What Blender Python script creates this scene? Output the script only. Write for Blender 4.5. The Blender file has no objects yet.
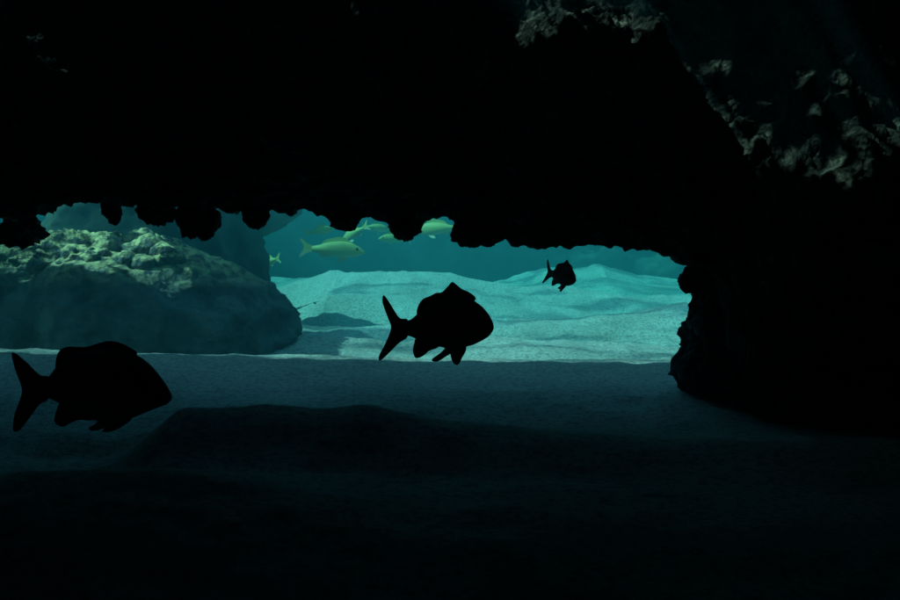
import bpy, bmesh, math, numpy as np
from mathutils import Vector, Matrix, Euler
from mathutils.bvhtree import BVHTree
S=bpy.context.scene
S.view_settings.view_transform='Standard'
try: S.view_settings.look='None'
except: pass
F=875.0
SUN=Vector((-.6,-.25,.76)).normalized()
# ---------- numpy noise
def _h(i,j,k,s):
    n=(i*374761393+j*668265263+k*2147483647%4294967291+k*1274126177+s*974634777).astype(np.int64)&0xffffffff
    n=((n^(n>>13))*1274126177)&0xffffffff
    n=((n^(n>>16))*2246822519)&0xffffffff
    n=n^(n>>15)
    return (n&0xffffff)/float(0xffffff)*2-1
def vn(x,y,z,s=0):
    i=np.floor(x).astype(np.int64);j=np.floor(y).astype(np.int64);k=np.floor(z).astype(np.int64)
    f=x-i;g=y-j;h=z-k
    f=f*f*f*(f*(f*6-15)+10);g=g*g*g*(g*(g*6-15)+10);h=h*h*h*(h*(h*6-15)+10)
    r=0
    for a in (0,1):
        for b in (0,1):
            for c in (0,1):
                r=r+_h(i+a,j+b,k+c,s)*(f if a else 1-f)*(g if b else 1-g)*(h if c else 1-h)
    return r
def fbm(x,y,z,sc,o=4,s=0,rough=.5):
    r=0;a=1;t=0
    for q in range(o):
        r=r+a*vn(x*sc+q*7.3,y*sc+q*3.1,z*sc+q*5.7,s+q);t+=a;a*=rough;sc*=2.03
    return r/t
def ridged(x,y,z,sc,o=4,s=0):
    r=0;a=1;t=0
    for q in range(o):
        r=r+a*(1-2*np.abs(vn(x*sc+q*7.3,y*sc+q*3.1,z*sc+q*5.7,s+q)));t+=a;a*=.55;sc*=2.03
    return r/t
def sm(a,b,x):
    t=np.clip((x-a)/(b-a),0,1);return t*t*(3-2*t)
# ---------- materials
def mat(name):
    m=bpy.data.materials.new(name);m.use_nodes=True
    return m,m.node_tree.nodes,m.node_tree.links,m.node_tree.nodes['Principled BSDF']
def rockmat(name,c1,c2,c3,scale=6,bump=.6,sunlit_algae=None):
    m,N,L,P=mat(name)
    tc=N.new('ShaderNodeTexCoord')
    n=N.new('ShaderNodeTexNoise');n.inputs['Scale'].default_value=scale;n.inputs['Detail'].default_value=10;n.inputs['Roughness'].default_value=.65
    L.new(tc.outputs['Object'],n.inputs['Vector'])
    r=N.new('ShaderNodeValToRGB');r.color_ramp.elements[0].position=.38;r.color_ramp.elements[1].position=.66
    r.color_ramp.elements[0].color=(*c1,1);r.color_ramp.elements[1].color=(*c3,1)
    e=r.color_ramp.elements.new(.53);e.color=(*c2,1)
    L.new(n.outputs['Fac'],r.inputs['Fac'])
    col=r.outputs['Color']
    if sunlit_algae:  # pale growth tint on upward tops, also painting the sunlit patch brighter
        so_=N.new('ShaderNodeSeparateXYZ');L.new(tc.outputs['Object'],so_.inputs[0])
        mr=N.new('ShaderNodeMapRange');mr.inputs[1].default_value=.1;mr.inputs[2].default_value=.5;L.new(so_.outputs['Z'],mr.inputs[0])
        g=N.new('ShaderNodeNewGeometry');sp=N.new('ShaderNodeSeparateXYZ');L.new(g.outputs['Normal'],sp.inputs[0])
        n2=N.new('ShaderNodeTexNoise');n2.inputs['Scale'].default_value=scale*2.6;n2.inputs['Detail'].default_value=8;n2.inputs['Roughness'].default_value=.7
        L.new(tc.outputs['Object'],n2.inputs['Vector'])
        ma=N.new('ShaderNodeMath');ma.operation='MULTIPLY_ADD';ma.inputs[1].default_value=6;ma.inputs[2].default_value=-3.2
        L.new(n2.outputs['Fac'],ma.inputs[0])
        mb=N.new('ShaderNodeMath');mb.operation='ADD';mb.use_clamp=True;L.new(ma.outputs[0],mb.inputs[0]);L.new(sp.outputs['Z'],mb.inputs[1])
        mc=N.new('ShaderNodeMath');mc.operation='MULTIPLY';L.new(mb.outputs[0],mc.inputs[0]);L.new(mr.outputs[0],mc.inputs[1])
        mx=N.new('ShaderNodeMixRGB');L.new(mc.outputs[0],mx.inputs[0]);L.new(col,mx.inputs[1]);mx.inputs[2].default_value=(*sunlit_algae,1)
        col=mx.outputs[0]
    L.new(col,P.inputs['Base Color'])
    P.inputs['Roughness'].default_value=.95;P.inputs['Specular IOR Level'].default_value=.1
    v=N.new('ShaderNodeTexVoronoi');v.inputs['Scale'].default_value=scale*4;L.new(tc.outputs['Object'],v.inputs['Vector'])
    ad=N.new('ShaderNodeMath');ad.operation='MULTIPLY_ADD';ad.inputs[1].default_value=.5;L.new(v.outputs['Distance'],ad.inputs[0]);L.new(n.outputs['Fac'],ad.inputs[2])
    b=N.new('ShaderNodeBump');b.inputs['Strength'].default_value=bump;b.inputs['Distance'].default_value=.06
    L.new(ad.outputs[0],b.inputs['Height']);L.new(b.outputs[0],P.inputs['Normal'])
    return m
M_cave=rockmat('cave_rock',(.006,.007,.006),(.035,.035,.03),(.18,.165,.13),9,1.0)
M_bould=rockmat('boulder_rock',(.06,.07,.075),(.12,.135,.145),(.2,.21,.22),4,.9,sunlit_algae=(.9,.72,.38))
M_far=rockmat('reef_rock',(.05,.06,.06),(.09,.11,.1),(.15,.17,.15),1.2,.6)
def sandmat():
    m,N,L,P=mat('sand')
    tc=N.new('ShaderNodeTexCoord')
    n=N.new('ShaderNodeTexNoise');n.inputs['Scale'].default_value=1.1;n.inputs['Detail'].default_value=8;L.new(tc.outputs['Object'],n.inputs['Vector'])
    r=N.new('ShaderNodeValToRGB');r.color_ramp.elements[0].position=.3;r.color_ramp.elements[1].position=.7
    r.color_ramp.elements[0].color=(.66,.64,.6,1);r.color_ramp.elements[1].color=(.93,.91,.87,1)
    L.new(n.outputs['Fac'],r.inputs['Fac'])
    n2=N.new('ShaderNodeTexNoise');n2.inputs['Scale'].default_value=28;n2.inputs['Detail'].default_value=7;n2.inputs['Roughness'].default_value=.75;L.new(tc.outputs['Object'],n2.inputs['Vector'])
    r2=N.new('ShaderNodeValToRGB');r2.color_ramp.elements[0].position=.4;r2.color_ramp.elements[1].position=.53
    r2.color_ramp.elements[0].color=(.5,.5,.5,1);r2.color_ramp.elements[1].color=(1,1,1,1);L.new(n2.outputs['Fac'],r2.inputs['Fac'])
    mx=N.new('ShaderNodeMixRGB');mx.blend_type='MULTIPLY';mx.inputs[0].default_value=1;L.new(r.outputs[0],mx.inputs[1]);L.new(r2.outputs[0],mx.inputs[2])
    L.new(mx.outputs[0],P.inputs['Base Color']);P.inputs['Roughness'].default_value=1;P.inputs['Specular IOR Level'].default_value=.05
    b=N.new('ShaderNodeBump');b.inputs['Strength'].default_value=.9;b.inputs['Distance'].default_value=.06;L.new(n2.outputs['Fac'],b.inputs['Height']);L.new(b.outputs[0],P.inputs['Normal'])
    return m
M_sand=sandmat()
# ---------- grid helper
def gridobj(name,X,Y,Z,material,mask=None,extra=None):
    r,c=X.shape
    v=np.stack([X.ravel(),Y.ravel(),Z.ravel()],1)
    idx=np.arange(r*c).reshape(r,c)
    f=np.stack([idx[:-1,:-1],idx[:-1,1:],idx[1:,1:],idx[1:,:-1]],-1).reshape(-1,4)
    if mask is not None: f=f[mask.ravel()]
    vl=v.tolist();fl=f.tolist()
    if extra:
        for ev,ef in extra:
            o=len(vl);vl+=ev;fl+=[[a+o for a in q] for q in ef]
    me=bpy.data.meshes.new(name);me.from_pydata(vl,[],fl);me.update()
    me.polygons.foreach_set('use_smooth',[True]*len(me.polygons))
    me.materials.append(material)
    o=bpy.data.objects.new(name,me);S.collection.objects.link(o);return o
# ---------- seabed
def PY(pts):
    xs=[p[0] for p in pts];ys=[p[1] for p in pts]
    return lambda px:np.interp(px,xs,ys)
def row(y,pts,dz=0):
    f=PY(pts)
    return y,lambda x:(300-f(450+F*x/y))/F*y+dz
B=[(-400,458),(0,458),(100,461),(135,446),(178,407),(260,406),(310,410),(370,404),(420,415),(500,426),(665,440),(900,440)]
C=[(-400,350),(0,351),(100,352),(200,355),(350,358),(665,358),(900,362)]
D=[(-300,345),(0,345),(215,338),(300,341),(400,346),(520,341),(600,346),(665,349),(900,350)]
E=[(-300,320),(0,320),(215,330),(300,321),(400,327),(500,322),(570,319),(620,312),(685,307),(900,306)]
Fd=[(-300,300),(240,300),(285,290),(330,272),(400,274),(470,281),(520,288),(600,294),(700,298),(900,290)]
G=[(-300,262),(400,284),(470,284),(500,278),(600,263),(640,275),(700,282),(900,280)]
rows=[(-6,lambda x:-1.0+0*x),(1.5,lambda x:-.9+0*x),
 row(3.0,[(-400,470),(0,474),(100,466),(200,474),(400,505),(900,520)]),
 row(3.4,[(-400,475),(0,475),(100,472),(200,462),(400,470),(900,490)],-.03),
 row(4.0,B), row(4.3,[(-400,430),(0,432),(120,430),(200,418),(370,416),(500,427),(900,432)],-.02),
 row(5.2,[(-400,390),(900,393)]), row(7,C), row(7.8,C,-.22), row(9.5,D), row(10.4,D,-.3), row(12.5,E), row(13.6,E,-.55), row(15.5,Fd,-.4),row(17,Fd), row(19,Fd,-.8), row(22,G), row(24,G,-.6),(40,lambda x:1.5+0*x)]
ys=np.concatenate([np.linspace(-6,1.4,20),np.linspace(1.5,9,260),np.geomspace(9.04,40,190)])
us=np.concatenate([np.linspace(-22,-5.1,50),np.linspace(-5,5,460),np.linspace(5.1,22,50)])
Yg,Xg=np.meshgrid(ys,us,indexing='ij')
ky=[r[0] for r in rows]
kz=np.stack([r[1](us) for r in rows],0)
Zg=np.zeros_like(Xg)
from bisect import bisect_right
for a,y in enumerate(ys):
    i=min(max(bisect_right(ky,y)-1,0),len(ky)-2)
    t=(y-ky[i])/(ky[i+1]-ky[i]);t=t*t*(3-2*t)*.7+t*.3
    Zg[a]=kz[i]*(1-t)+kz[i+1]*t
Zg+=.035*fbm(Xg,Yg*1.5,0*Xg,.9,4,11)*np.clip(Yg/6,.6,3)+.018*fbm(Xg,Yg,0*Xg,6,4,17,.6)
far=sm(8,10,Yg)
Zg+=far*(.09*ridged(Xg*.6+.3*Yg,Yg*1.0,0*Xg,.8,3,19)+.03*fbm(Xg*1.,Yg,0*Xg,3,3,23))
ground=gridobj('seabed_sand',Xg,Yg,Zg,M_sand)
# ---------- blobs (rock lumps)
def blob(cx,cy,cz,rx,ry,rz,sub=4,amp=.25,sc=2.0,seed=0):
    bm=bmesh.new();bmesh.ops.create_icosphere(bm,subdivisions=sub,radius=1)
    v=np.array([p.co[:] for p in bm.verts]);f=[[q.index for q in p.verts] for p in bm.faces];bm.free()
    p=v*[rx,ry,rz]+[cx,cy,cz]
    s=sc
    d=1+amp*fbm(p[:,0],p[:,1],p[:,2],s,4,seed)+amp*.45*ridged(p[:,0],p[:,1],p[:,2],s*3,4,seed+9)
    p=v*d[:,None]*[rx,ry,rz]+[cx,cy,cz]
    return p.tolist(),f
def at(px,py,y): return ((px-450)/F*y,y,(300-py)/F*y)
def blobobj(name,parts,material):
    vl=[];fl=[]
    for ev,ef in parts:
        o=len(vl);vl+=ev;fl+=[[a+o for a in q] for q in ef]
    me=bpy.data.meshes.new(name);me.from_pydata(vl,[],fl);me.update()
    me.polygons.foreach_set('use_smooth',[True]*len(me.polygons));me.materials.append(material)
    o=bpy.data.objects.new(name,me);S.collection.objects.link(o);return o
def sheet(SX,SY,SZ,keep,full=False):
    r_,c_=SX.shape;idx=np.arange(r_*c_).reshape(r_,c_)
    if not full: keep=keep[:-1,:-1]
    ff=np.stack([idx[:-1,:-1],idx[:-1,1:],idx[1:,1:],idx[1:,:-1]],-1)[keep]
    return np.stack([SX.ravel(),SY.ravel(),SZ.ravel()],1).tolist(),ff.tolist()
# ---------- cave
LY=4.97
lipf=PY([(-900,330),(-300,300),(-120,262),(0,236),(60,224),(120,212),(200,213),(240,214),(300,212),(330,220),(385,221),(397,230),(416,230),(424,217),(452,219),(460,237),(505,240),(515,247),(590,248),(640,252),(662,259),(672,268),(692,273),(706,284),(714,325),(722,420),(740,520),(1000,560)])
xs=np.concatenate([np.linspace(-8,-3.3,50),np.linspace(-3.28,3.2,620),np.linspace(3.25,8,50)])
L=(300-lipf(450+F*xs/LY))/F*LY
wl=1-.4*sm(-1,-.3,xs)
L=L+.015*vn(xs*6,xs*0,xs*0,3)+wl*(.018*vn(xs*19,xs*0,xs*0,4)+.014*vn(xs*51,xs*0,xs*0,5))
nv_=lambda a,b,n:np.linspace(a,b,n,endpoint=False)
cp=[(-3.5,-1.8,None),(-3.9,.5,None),(-2.5,2.4,None),(.2,2.9,None),(2.6,2.85,None),(3.9,2.6,None),(4.2,2.05,None),(4.37,1.6,None),(4.55,1.05,.5),(4.8,None,.16),(LY,None,0),(5.15,None,.03),(5.3,None,.35),(5.45,2.0,None),(5.55,3.4,None)]
cnt=[8,10,14,24,50,40,40,40,60,36,20,16,20,10]
rowsP=[]
n=len(xs)
def cpt(i):
    y,z,l=cp[i]
    if z is None: zz=L+l
    elif l is not None: zz=np.full(n,z)*.5+np.minimum((L+z)*.5+.25,z)*.5
    else: zz=np.full(n,z)
    return np.full(n,float(y)),zz
for i in range(len(cp)-1):
    y0,z0=cpt(i);y1,z1=cpt(i+1)
    for t in nv_(0,1,cnt[i]): rowsP.append((y0*(1-t)+y1*t,z0*(1-t)+z1*t))
rowsP.append(cpt(len(cp)-1))
Yc=np.array([r[0] for r in rowsP]);Zc=np.array([r[1] for r in rowsP]);Xc=np.broadcast_to(xs,Yc.shape).copy()
for _ in range(6):
    Yc[1:-1]=(Yc[:-2]+2*Yc[1:-1]+Yc[2:])/4;Zc[1:-1]=(Zc[:-2]+2*Zc[1:-1]+Zc[2:])/4
face=sm(2.95,4.15,Yc)*(1-sm(5.05,5.35,Yc))
def ledge(xa,xb,zp,up,dn,amp,soft=.35):
    w=sm(xa-soft,xa+soft,Xc)*(1-sm(xb-soft,xb+soft,Xc))
    h=np.where(Zc>zp,1-sm(zp,zp+up,Zc),1-sm(0,dn,zp-Zc))
    return w*h*amp*face
lz=.35*fbm(Xc,Yc*0,Zc*0,1.5,3,31)
Zs=Zc.copy();Zc=Zc+lz
push=ledge(1.2,5,.45,1.1,1.1,.85,.5)+ledge(-1.05,-.4,1.0,.6,.5,.55,.25)+ledge(.3,1.15,.98,.7,.5,.5,.25)+ledge(-4,-1.6,.45,.9,.6,.75)
Zc=Zs
Yc=Yc-push
liplock=1-.6*np.exp(-((Yc-LY-.03)/.25)**2)
d1=fbm(Xc,Yc,Zc,.9,3,41)*.35;d2=ridged(Xc,Yc,Zc,2.6,5,51)*.19;d3=fbm(Xc,Yc,Zc,11,4,61,.65)*.1
d=d1*(face*.5+.5)*liplock+d2*liplock+d3*np.where(liplock<.8,.6,1)
Yc=Yc-(d*face);Zc=Zc+d*(1-face*.75)*np.where(Yc<4.4,1,.6)
sq=sm(6.2,7.6,np.abs(Xc))
Zc=Zc*(1-sq)+(-2.2)*sq
cx=(Xc[:-1,:-1]+Xc[1:,1:])/2;cy=(Yc[:-1,:-1]+Yc[1:,1:])/2;cz=(Zc[:-1,:-1]+Zc[1:,1:])/2
H=(cz>1.8)&(cy>2.7)&(cy<4.6)&(cx>-4.2)&(cx<2)
blobs=[]
for (px,py,r,ry) in [(407,227,12,1.0),(468,235,14,.8),(487,237,12,.8),(690,283,9,1.0),(699,277,12,.8),(192,216,11,1.7),(204,221,10,1.4),(258,214,10,1.2),(345,218,14,.6),(20,229,18,.8),(112,208,8,1.6),(155,209,16,.9)]:
    x,y,z=at(px,py,LY);k=r/F*LY
    blobs.append(blob(x,y,z,k,k*1.3,k*ry,4,.7,14,int(px)))
for (px,py,r,ry,yy) in [(728,352,52,1.0,5.1),(760,300,60,1.2,5.1),(705,372,30,.7,5.0),(722,318,28,1.2,5.0),(800,380,90,.8,5.0)]:
    x,y,z=at(px,py,yy);k=r/F*yy
    blobs.append(blob(x,y,z,k,k,k*ry,5,.35,4.5,int(px)))
# added unseen sheet above the boulder: shades it, hole leaves a sunlit patch
SY,SX=np.meshgrid(np.linspace(6.4,12.0,130),np.linspace(-12,-3,190),indexing='ij')
SZ=3.1+.25*fbm(SX,SY,SX*0,.7,4,101)-2.8*sm(-9.5,-12,SX)
sk_=fbm(SX,SY,SX*0,1.8,4,103)
blobs.append(sheet(SX,SY,SZ,((SX+3.9+.3*sk_)<0)&(SY>6.7+.3*sk_)&(SY<10.5+.5*sk_)&(((SX+6.0)/1.05)**2+((SY-8.35)/.65)**2+sk_*1.6>1)))
# added unseen sheet shades the cave; gaps traced along the sun light the ledges
r_,c_=Xc.shape;idx=np.arange(r_*c_).reshape(r_,c_)
fc=np.stack([idx[:-1,:-1],idx[:-1,1:],idx[1:,1:],idx[1:,:-1]],-1)[~H].tolist()
tv=np.stack([Xc.ravel(),Yc.ravel(),Zc.ravel()],1).tolist()
bvh=BVHTree.FromPolygons(tv,fc)
gv=[v.co[:] for v in ground.data.vertices];gf=[tuple(p.vertices) for p in ground.data.polygons]
bg_=BVHTree.FromPolygons(gv,gf)
SY,SX=np.meshgrid(np.linspace(.2,5.52,200),np.linspace(-7,5,420),indexing='ij')
sk_=fbm(SX,SY,SX*0,1.8,4,113)
SZ=3.5+.08*sk_*sm(5.5,5.0,SY)-1.0*sm(1.4,.2,SY)-1.2*sm(-5.5,-7,SX)
keep=np.ones((SX.shape[0]-1,SX.shape[1]-1),bool)
ok=np.zeros(keep.shape,bool);hits=[]
for i in range(80,keep.shape[0]-30):
    for j in range(60,300):
        p=Vector((SX[i,j],SY[i,j],SZ[i,j]-.02))
        h,_n,_,dist=bvh.ray_cast(p,-SUN)
        if h is None or h.z>2.3 or h.z<.35 or h.y>4.95: continue
        g,_,_,gd=bg_.ray_cast(p,-SUN)
        if g is not None and gd<dist: continue
        px=450+F*h.x/h.y;py=300-F*h.z/h.y
        ok[i,j]=True;hits.append((i,j,h.x,h.y,h.z,px,py))
hh_=np.array(hits)
if len(hh_):
    er=ok.copy()
    for a in (-1,0,1):
        for b in (-1,0,1): er&=np.roll(np.roll(ok,a,0),b,1)
    e=np.array([er[int(a),int(b)] for a,b in hh_[:,:2]])
    px=hh_[:,5];py=hh_[:,6]
    q=fbm(hh_[:,2],hh_[:,3],hh_[:,4],5,3,201)+.7*fbm(hh_[:,2],hh_[:,3],hh_[:,4],13,2,211)
    A=(px>650)&(px<930)&(py>65+(px-665)*.08)&(py<140+(px-665)*.3)&(q>-.02)
    Bm=(px>520)&(px<690)&(py<52)&(py>-30)&(q>-.2)
    Cm=(px>225)&(px<360)&(py<26)&(py>-30)&(q>-.4)
    Dm=(px<100)&(px>-40)&(py>50)&(py<215)&(q>.0)
    print('sun hits',len(hh_),A.sum(),Bm.sum(),Cm.sum(),Dm.sum())
    for k in np.nonzero((A|Bm|Cm|Dm)&e)[0]: keep[int(hh_[k,0]),int(hh_[k,1])]=False
blobs.append(sheet(SX,SY,SZ,keep,True))
gridobj('cave_rock',Xc,Yc,Zc,M_cave,mask=~H,extra=blobs)  # extra holds the two unseen shading sheets as well as rock lumps
# ---------- boulders beyond the opening
x,y,z=at(120,335,9.3)
rs=np.random.RandomState(8)
parts=[blob(x,y+.3,z-.2,1.8,1.3,1.2,6,.15,1.1,3),blob(x+.6,y+.1,z-.5,1.3,1.0,.85,6,.1,1,7),blob(x-.5,y+.1,z+.6,1.1,.6,.46,6,.35,3,23),blob(x-1.6,y+.3,z+.2,1.0,.8,.8,6,.2,2,33)]
for i in range(60):
    a=rs.uniform(-1.3,.6);bb=rs.uniform(-.75,.3);hgt=.98*math.sqrt(max(.05,1-(a/1.85)**2-(bb/1.3)**2))
    k=rs.uniform(.05,.14);parts.append(blob(x+a,y+.3+bb,z-.2+1.2*hgt,k*1.3,k*1.2,k,3,.6,8,60+i))
blobobj('boulder',parts,M_bould)
x,y,z=at(205,255,12.5)
blobobj('boulder',[blob(x-.8,y+.4,z+.2,1.5,1.2,1.3,6,.22,.9,13),blob(x+.2,y+.7,z+.75,.95,1,.5,5,.2,1.2,17)],M_far)
th=np.linspace(math.radians(-25),math.radians(205),260);hh=np.linspace(-2,7,90)
T,Hh=np.meshgrid(th,hh)
R=25+2.0*fbm(np.cos(T)*25,np.sin(T)*25,Hh,.25,4,81)+.5*ridged(np.cos(T)*25,np.sin(T)*25,Hh,.9,4,91)-Hh*.25
gridobj('reef_wall',R*np.cos(T)*.85,R*np.sin(T)+1.5,Hh,M_far)
# ---------- fish
def fishmat(name,c1,c2,belly):
    m,N,Lk,P=mat(name)
    tc=N.new('ShaderNodeTexCoord');sp=N.new('ShaderNodeSeparateXYZ');Lk.new(tc.outputs['Generated'],sp.inputs[0])
    v=N.new('ShaderNodeTexVoronoi');v.inputs['Scale'].default_value=90;Lk.new(tc.outputs['Object'],v.inputs['Vector'])
    mx=N.new('ShaderNodeMixRGB');mx.inputs[1].default_value=(*c1,1);mx.inputs[2].default_value=(*c2,1);Lk.new(v.outputs['Distance'],mx.inputs[0])
    m2=N.new('ShaderNodeMixRGB');m2.inputs[2].default_value=(*belly,1);Lk.new(mx.outputs[0],m2.inputs[1])
    mr=N.new('ShaderNodeMapRange');mr.inputs[1].default_value=.45;mr.inputs[2].default_value=.2;Lk.new(sp.outputs['Z'],mr.inputs[0]);Lk.new(mr.outputs[0],m2.inputs[0])
    Lk.new(m2.outputs[0],P.inputs['Base Color']);P.inputs['Roughness'].default_value=.5
    b=N.new('ShaderNodeBump');b.inputs['Strength'].default_value=.3;b.inputs['Distance'].default_value=.004;Lk.new(v.outputs['Distance'],b.inputs['Height']);Lk.new(b.outputs[0],P.inputs['Normal'])
    return m
M_f=fishmat('fish_grey_scales',(.1,.11,.12),(.2,.21,.22),(.3,.31,.32))
M_y=fishmat('fish_yellow_scales',(.28,.4,.13),(.52,.55,.2),(.4,.47,.34))
M_eye,_,_,P=mat('fish_eye');P.inputs['Base Color'].default_value=(.01,.01,.012,1);P.inputs['Roughness'].default_value=.15
def catmull(pts,n=6):
    out=[];m=len(pts)
    for i in range(m):
        p0,p1,p2,p3=[np.array(pts[(i+k)%m],float) for k in (-1,0,1,2)]
        for t in np.linspace(0,1,n,endpoint=False):
            out.append(.5*((2*p1)+(-p0+p2)*t+(2*p0-5*p1+4*p2-p3)*t*t+(-p0+3*p1-3*p2+p3)*t**3))
    return out
def fish(name,top,bot,fins,px0,py0,scale,loc,yaw=0,pitch=0,wid=.17,material=M_f,eye=None,roll=0):
    bm=bmesh.new()
    tx=[p[0] for p in top];bx=[p[0] for p in bot];x0=max(tx[0],bx[0]);x1=min(tx[-1],bx[-1]);Ln=x1-x0
    ss=(1-np.cos(np.linspace(0,math.pi,46)))/2
    def smooth(pts,x):
        xa=np.array([p[0] for p in pts],float);ya=np.array([p[1] for p in pts],float)
        g=np.linspace(xa[0],xa[-1],200);h=np.interp(g,xa,ya);k=np.ones(9)/9
        hp=np.convolve(np.pad(h,4,mode='edge'),k,'valid');hp[0]=h[0];hp[-1]=h[-1]
        return np.interp(x,g,hp)
    rings=[];K=24
    for s in ss:
        X=x0+Ln*s;t=smooth(top,X);b=smooth(bot,X)
        w=wid*Ln*(math.sin(math.pi*min(1,max(0,(s*.93+.04)))**.85)**.8)
        w=max(w,.012*Ln) if s<.9 else w
        w=min(w,abs(b-t)*.55+.3)
        ring=[]
        for k in range(K):
            a=2*math.pi*k/K
            c,sn=math.cos(a),math.sin(a)
            cz_=(t+b)/2+(t-b)/2*sn
            ring.append(bm.verts.new(((X-px0),math.copysign(abs(c)**1.15,c)*w,-(cz_-py0))))
        rings.append(ring)
    for i in range(len(rings)-1):
        for k in range(K): bm.faces.new((rings[i][k],rings[i+1][k],rings[i+1][(k+1)%K],rings[i][(k+1)%K]))
    bm.faces.new(rings[0]);bm.faces.new(rings[-1][::-1])
    for poly,off,ang in fins:
        pts=catmull(poly,5);th=.004*Ln+.15
        fr=[];bk=[]
        hinge=poly[0]
        for p in pts:
            dy=off+abs(p[1]-hinge[1])*math.sin(ang)
            fr.append(bm.verts.new((p[0]-px0,dy+th,-(p[1]-py0))));bk.append(bm.verts.new((p[0]-px0,dy-th,-(p[1]-py0))))
        bm.faces.new(fr);bm.faces.new(bk[::-1]);q=len(fr)
        for i in range(q): bm.faces.new((fr[i],bk[i],bk[(i+1)%q],fr[(i+1)%q]))
    if eye:
        for sgn in (-1,1):
            r=bmesh.ops.create_uvsphere(bm,u_segments=14,v_segments=10,radius=eye[2],matrix=Matrix.Translation((eye[0]-px0,sgn*eye[3],-(eye[1]-py0))))
            for v in r['verts']:
                for f in v.link_faces: f.material_index=1
    bmesh.ops.triangulate(bm,faces=[f for f in bm.faces if len(f.verts)>4])
    bmesh.ops.recalc_face_normals(bm,faces=bm.faces)
    me=bpy.data.meshes.new(name);bm.to_mesh(me);bm.free()
    me.polygons.foreach_set('use_smooth',[len(p.vertices)==4 for p in me.polygons])
    me.materials.append(material);me.materials.append(M_eye)
    o=bpy.data.objects.new(name,me);S.collection.objects.link(o)
    o.location=loc;o.scale=(scale,)*3;o.rotation_euler=(roll,pitch,yaw);return o
topA=[(44,380),(50,375),(60,362),(75,352),(95,347),(112,346),(128,350),(142,357),(153,366),(163,378),(170,388),(173,395)]
botA=[(44,396),(50,399),(62,405),(75,412),(92,420),(110,423),(128,420),(145,413),(160,407),(169,404),(173,399)]
finsA=[([(48,378),(38,375),(24,362),(12,353),(10,357),(14,372),(20,388),(19,398),(13,414),(11,430),(17,431),(28,418),(38,405),(48,398)],0,0),
 ([(56,370),(55,362),(58,352),(66,347),(78,347),(86,347),(96,344),(108,341),(118,342),(128,346),(138,354),(120,362),(90,362),(66,368)],0,0),
 ([(62,402),(56,410),(54,422),(62,427),(70,423),(80,420),(92,420),(80,408)],0,0),
 ([(100,418),(94,424),(86,429),(90,432),(102,429),(112,424),(112,416)],3,.3),
 ([(122,416),(112,424),(106,430),(116,430),(126,425),(134,418)],-3,-.3),
 ([(128,396),(118,394),(104,398),(98,405),(106,409),(118,405),(128,402)],13,.4)]
x,y,z=at(92,390,2.05)
fish('fish',topA,botA,finsA,92,390,2.05/F,(x,y,z),yaw=math.radians(-3),eye=(156,383,4.2,11))
topB=[(404,322),(412,319),(420,311),(432,302),(446,296),(460,294),(472,299),(482,306),(489,314),(493,321),(494,326)]
botB=[(404,334),(412,337),(422,341),(434,345),(448,349),(462,348),(474,345),(484,340),(490,336),(493,332),(494,329)]
finsB=[([(408,320),(400,318),(393,308),(386,297),(383,296),(383,304),(388,318),(391,328),(386,342),(379,356),(381,360),(389,353),(399,343),(408,336)],0,0),
 ([(417,314),(418,306),(423,299),(430,296),(436,293),(442,292),(448,286),(452,282),(456,284),(462,289),(469,292),(476,299),(464,306),(440,306),(424,314)],0,0),
 ([(418,338),(414,344),(413,352),(416,358),(423,356),(429,351),(437,348),(440,343)],0,0),
 ([(448,346),(442,352),(434,358),(432,361),(438,362),(446,357),(456,350)],2,.25),
 ([(451,346),(450,354),(453,363),(458,364),(462,357),(466,350),(464,344)],-2,-.3),
 ([(462,331),(454,330),(446,334),(444,340),(452,341),(460,337)],11,.4)]
x,y,z=at(437,325,2.7)
fish('fish',topB,botB,finsB,437,325,2.7/F,(x,y,z),yaw=math.radians(4),eye=(481,317,3,8),wid=.14)
x,y,z=at(560,275,4.0)
fish('fish',topB,botB,finsB,437,325,4.0/F*.39,(x,y,z),yaw=math.radians(-52),pitch=math.radians(14),eye=(481,317,3,8))
topY=[(0,-3),(8,-5),(20,-9),(34,-11),(46,-10),(56,-5),(62,0)]
botY=[(0,3),(8,4.5),(20,7),(34,8.5),(46,8),(56,5),(62,2)]
finsY=[([(2,-3),(-5,-6),(-12,-11),(-14,-10),(-9,-1),(-14,9),(-12,10),(-5,5),(2,3)],0,0),
 ([(12,-5),(15,-11),(24,-14),(34,-16),(40,-14),(44,-9),(30,-7)],0,0),([(12,4),(10,9),(16,10),(22,6)],0,0),([(36,6),(30,13),(36,13),(42,7)],1,.3)]
for (px,py,yy,s,yaw,pt) in [(334,250,12.3,.85,6,3),(320,231,13.5,.42,30,-10),(354,234,14,.5,150,25),(394,239,14.5,.45,200,0),(438,229,13.3,.66,170,4),(376,228,15,.4,20,5),(268,262,15,.5,140,10)]:
    x,y,z=at(px,py,yy)
    fish('yellow_fish',topY,botY,finsY,26,0,yy/F*s,(x,y,z),yaw=math.radians(yaw),pitch=math.radians(pt),wid=.1,material=M_y,eye=(53,-2.5,1.6,4))
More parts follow.
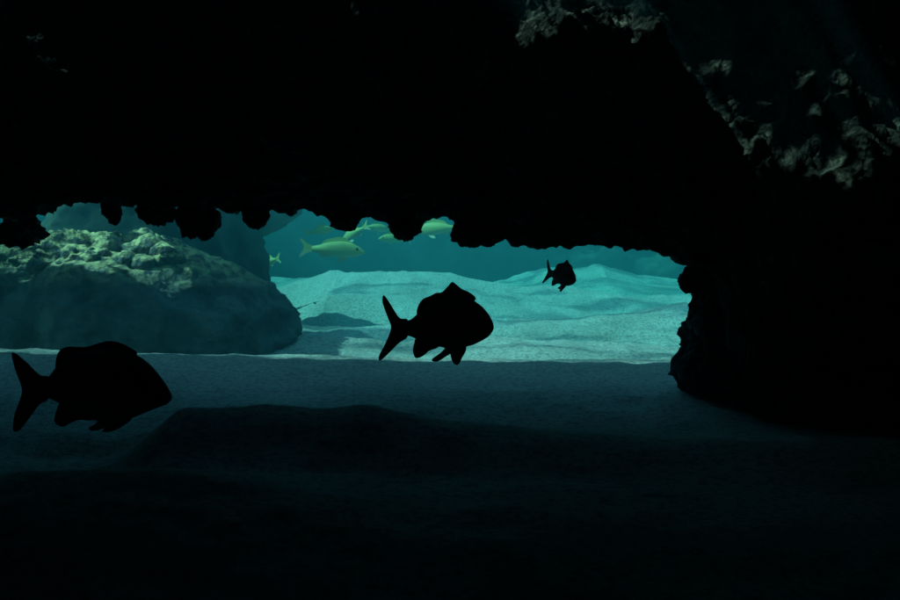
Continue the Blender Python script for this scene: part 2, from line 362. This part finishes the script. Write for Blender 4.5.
# ---------- water volume
bm=bmesh.new();bmesh.ops.create_cube(bm,size=1,matrix=Matrix.Translation((0,14,.8))@Matrix.Diagonal((60,50,6.8,1)))
me=bpy.data.meshes.new('water');bm.to_mesh(me);bm.free()
m=bpy.data.materials.new('water');m.use_nodes=True;N=m.node_tree.nodes;Lk=m.node_tree.links;N.clear()
out=N.new('ShaderNodeOutputMaterial');tr=N.new('ShaderNodeBsdfTransparent');Lk.new(tr.outputs[0],out.inputs['Surface'])
tc=N.new('ShaderNodeTexCoord')
mp=N.new('ShaderNodeMapping');mp.inputs['Scale'].default_value=(.45,1.5,.5);mp.inputs['Rotation'].default_value=(0,0,.2);Lk.new(tc.outputs['Object'],mp.inputs[0])
nw=N.new('ShaderNodeTexNoise');nw.inputs['Scale'].default_value=.8;nw.inputs['Detail'].default_value=5;nw.inputs['Roughness'].default_value=.6;nw.inputs['Distortion'].default_value=.9;Lk.new(mp.outputs[0],nw.inputs['Vector'])
r=N.new('ShaderNodeValToRGB');r.color_ramp.elements[0].position=.4;r.color_ramp.elements[1].position=.5
r.color_ramp.elements[0].color=(.3,.34,.37,1);r.color_ramp.elements[1].color=(1,1,1,1)  # surface tint pattern dapples the sunlight in place of ripple caustics
Lk.new(nw.outputs['Fac'],r.inputs[0]);Lk.new(r.outputs[0],tr.inputs[0])
sc=N.new('ShaderNodeVolumeScatter');sc.inputs['Color'].default_value=(.15,.85,1,1);sc.inputs['Density'].default_value=.043;sc.inputs['Anisotropy'].default_value=.2
ab=N.new('ShaderNodeVolumeAbsorption');ab.inputs['Color'].default_value=(0,.98,.98,1);ab.inputs['Density'].default_value=.12
ad=N.new('ShaderNodeAddShader');Lk.new(sc.outputs[0],ad.inputs[0]);Lk.new(ab.outputs[0],ad.inputs[1]);Lk.new(ad.outputs[0],out.inputs['Volume'])
me.materials.append(m);o=bpy.data.objects.new('water',me);S.collection.objects.link(o)
# ---------- light
W=bpy.data.worlds.new('World');S.world=W;W.use_nodes=True
sk=W.node_tree.nodes.new('ShaderNodeTexSky');sk.sky_type='NISHITA';sk.sun_disc=False
sk.sun_elevation=math.asin(SUN.z);sk.sun_rotation=math.atan2(SUN.x,SUN.y)
bg=W.node_tree.nodes['Background'];W.node_tree.links.new(sk.outputs[0],bg.inputs[0]);bg.inputs[1].default_value=.15
sl=bpy.data.lights.new('sun','SUN');sl.energy=5;sl.angle=math.radians(.5);sl.color=(1,.97,.92)
so=bpy.data.objects.new('sun',sl);S.collection.objects.link(so);so.rotation_euler=SUN.to_track_quat('Z','Y').to_euler()
cam=bpy.data.cameras.new('camera');cam.lens=35;cam.sensor_width=36;cam.clip_end=500;cam.clip_start=.05
co=bpy.data.objects.new('camera',cam);S.collection.objects.link(co);co.location=(0,0,0);co.rotation_euler=(math.radians(90),0,0)
S.camera=co
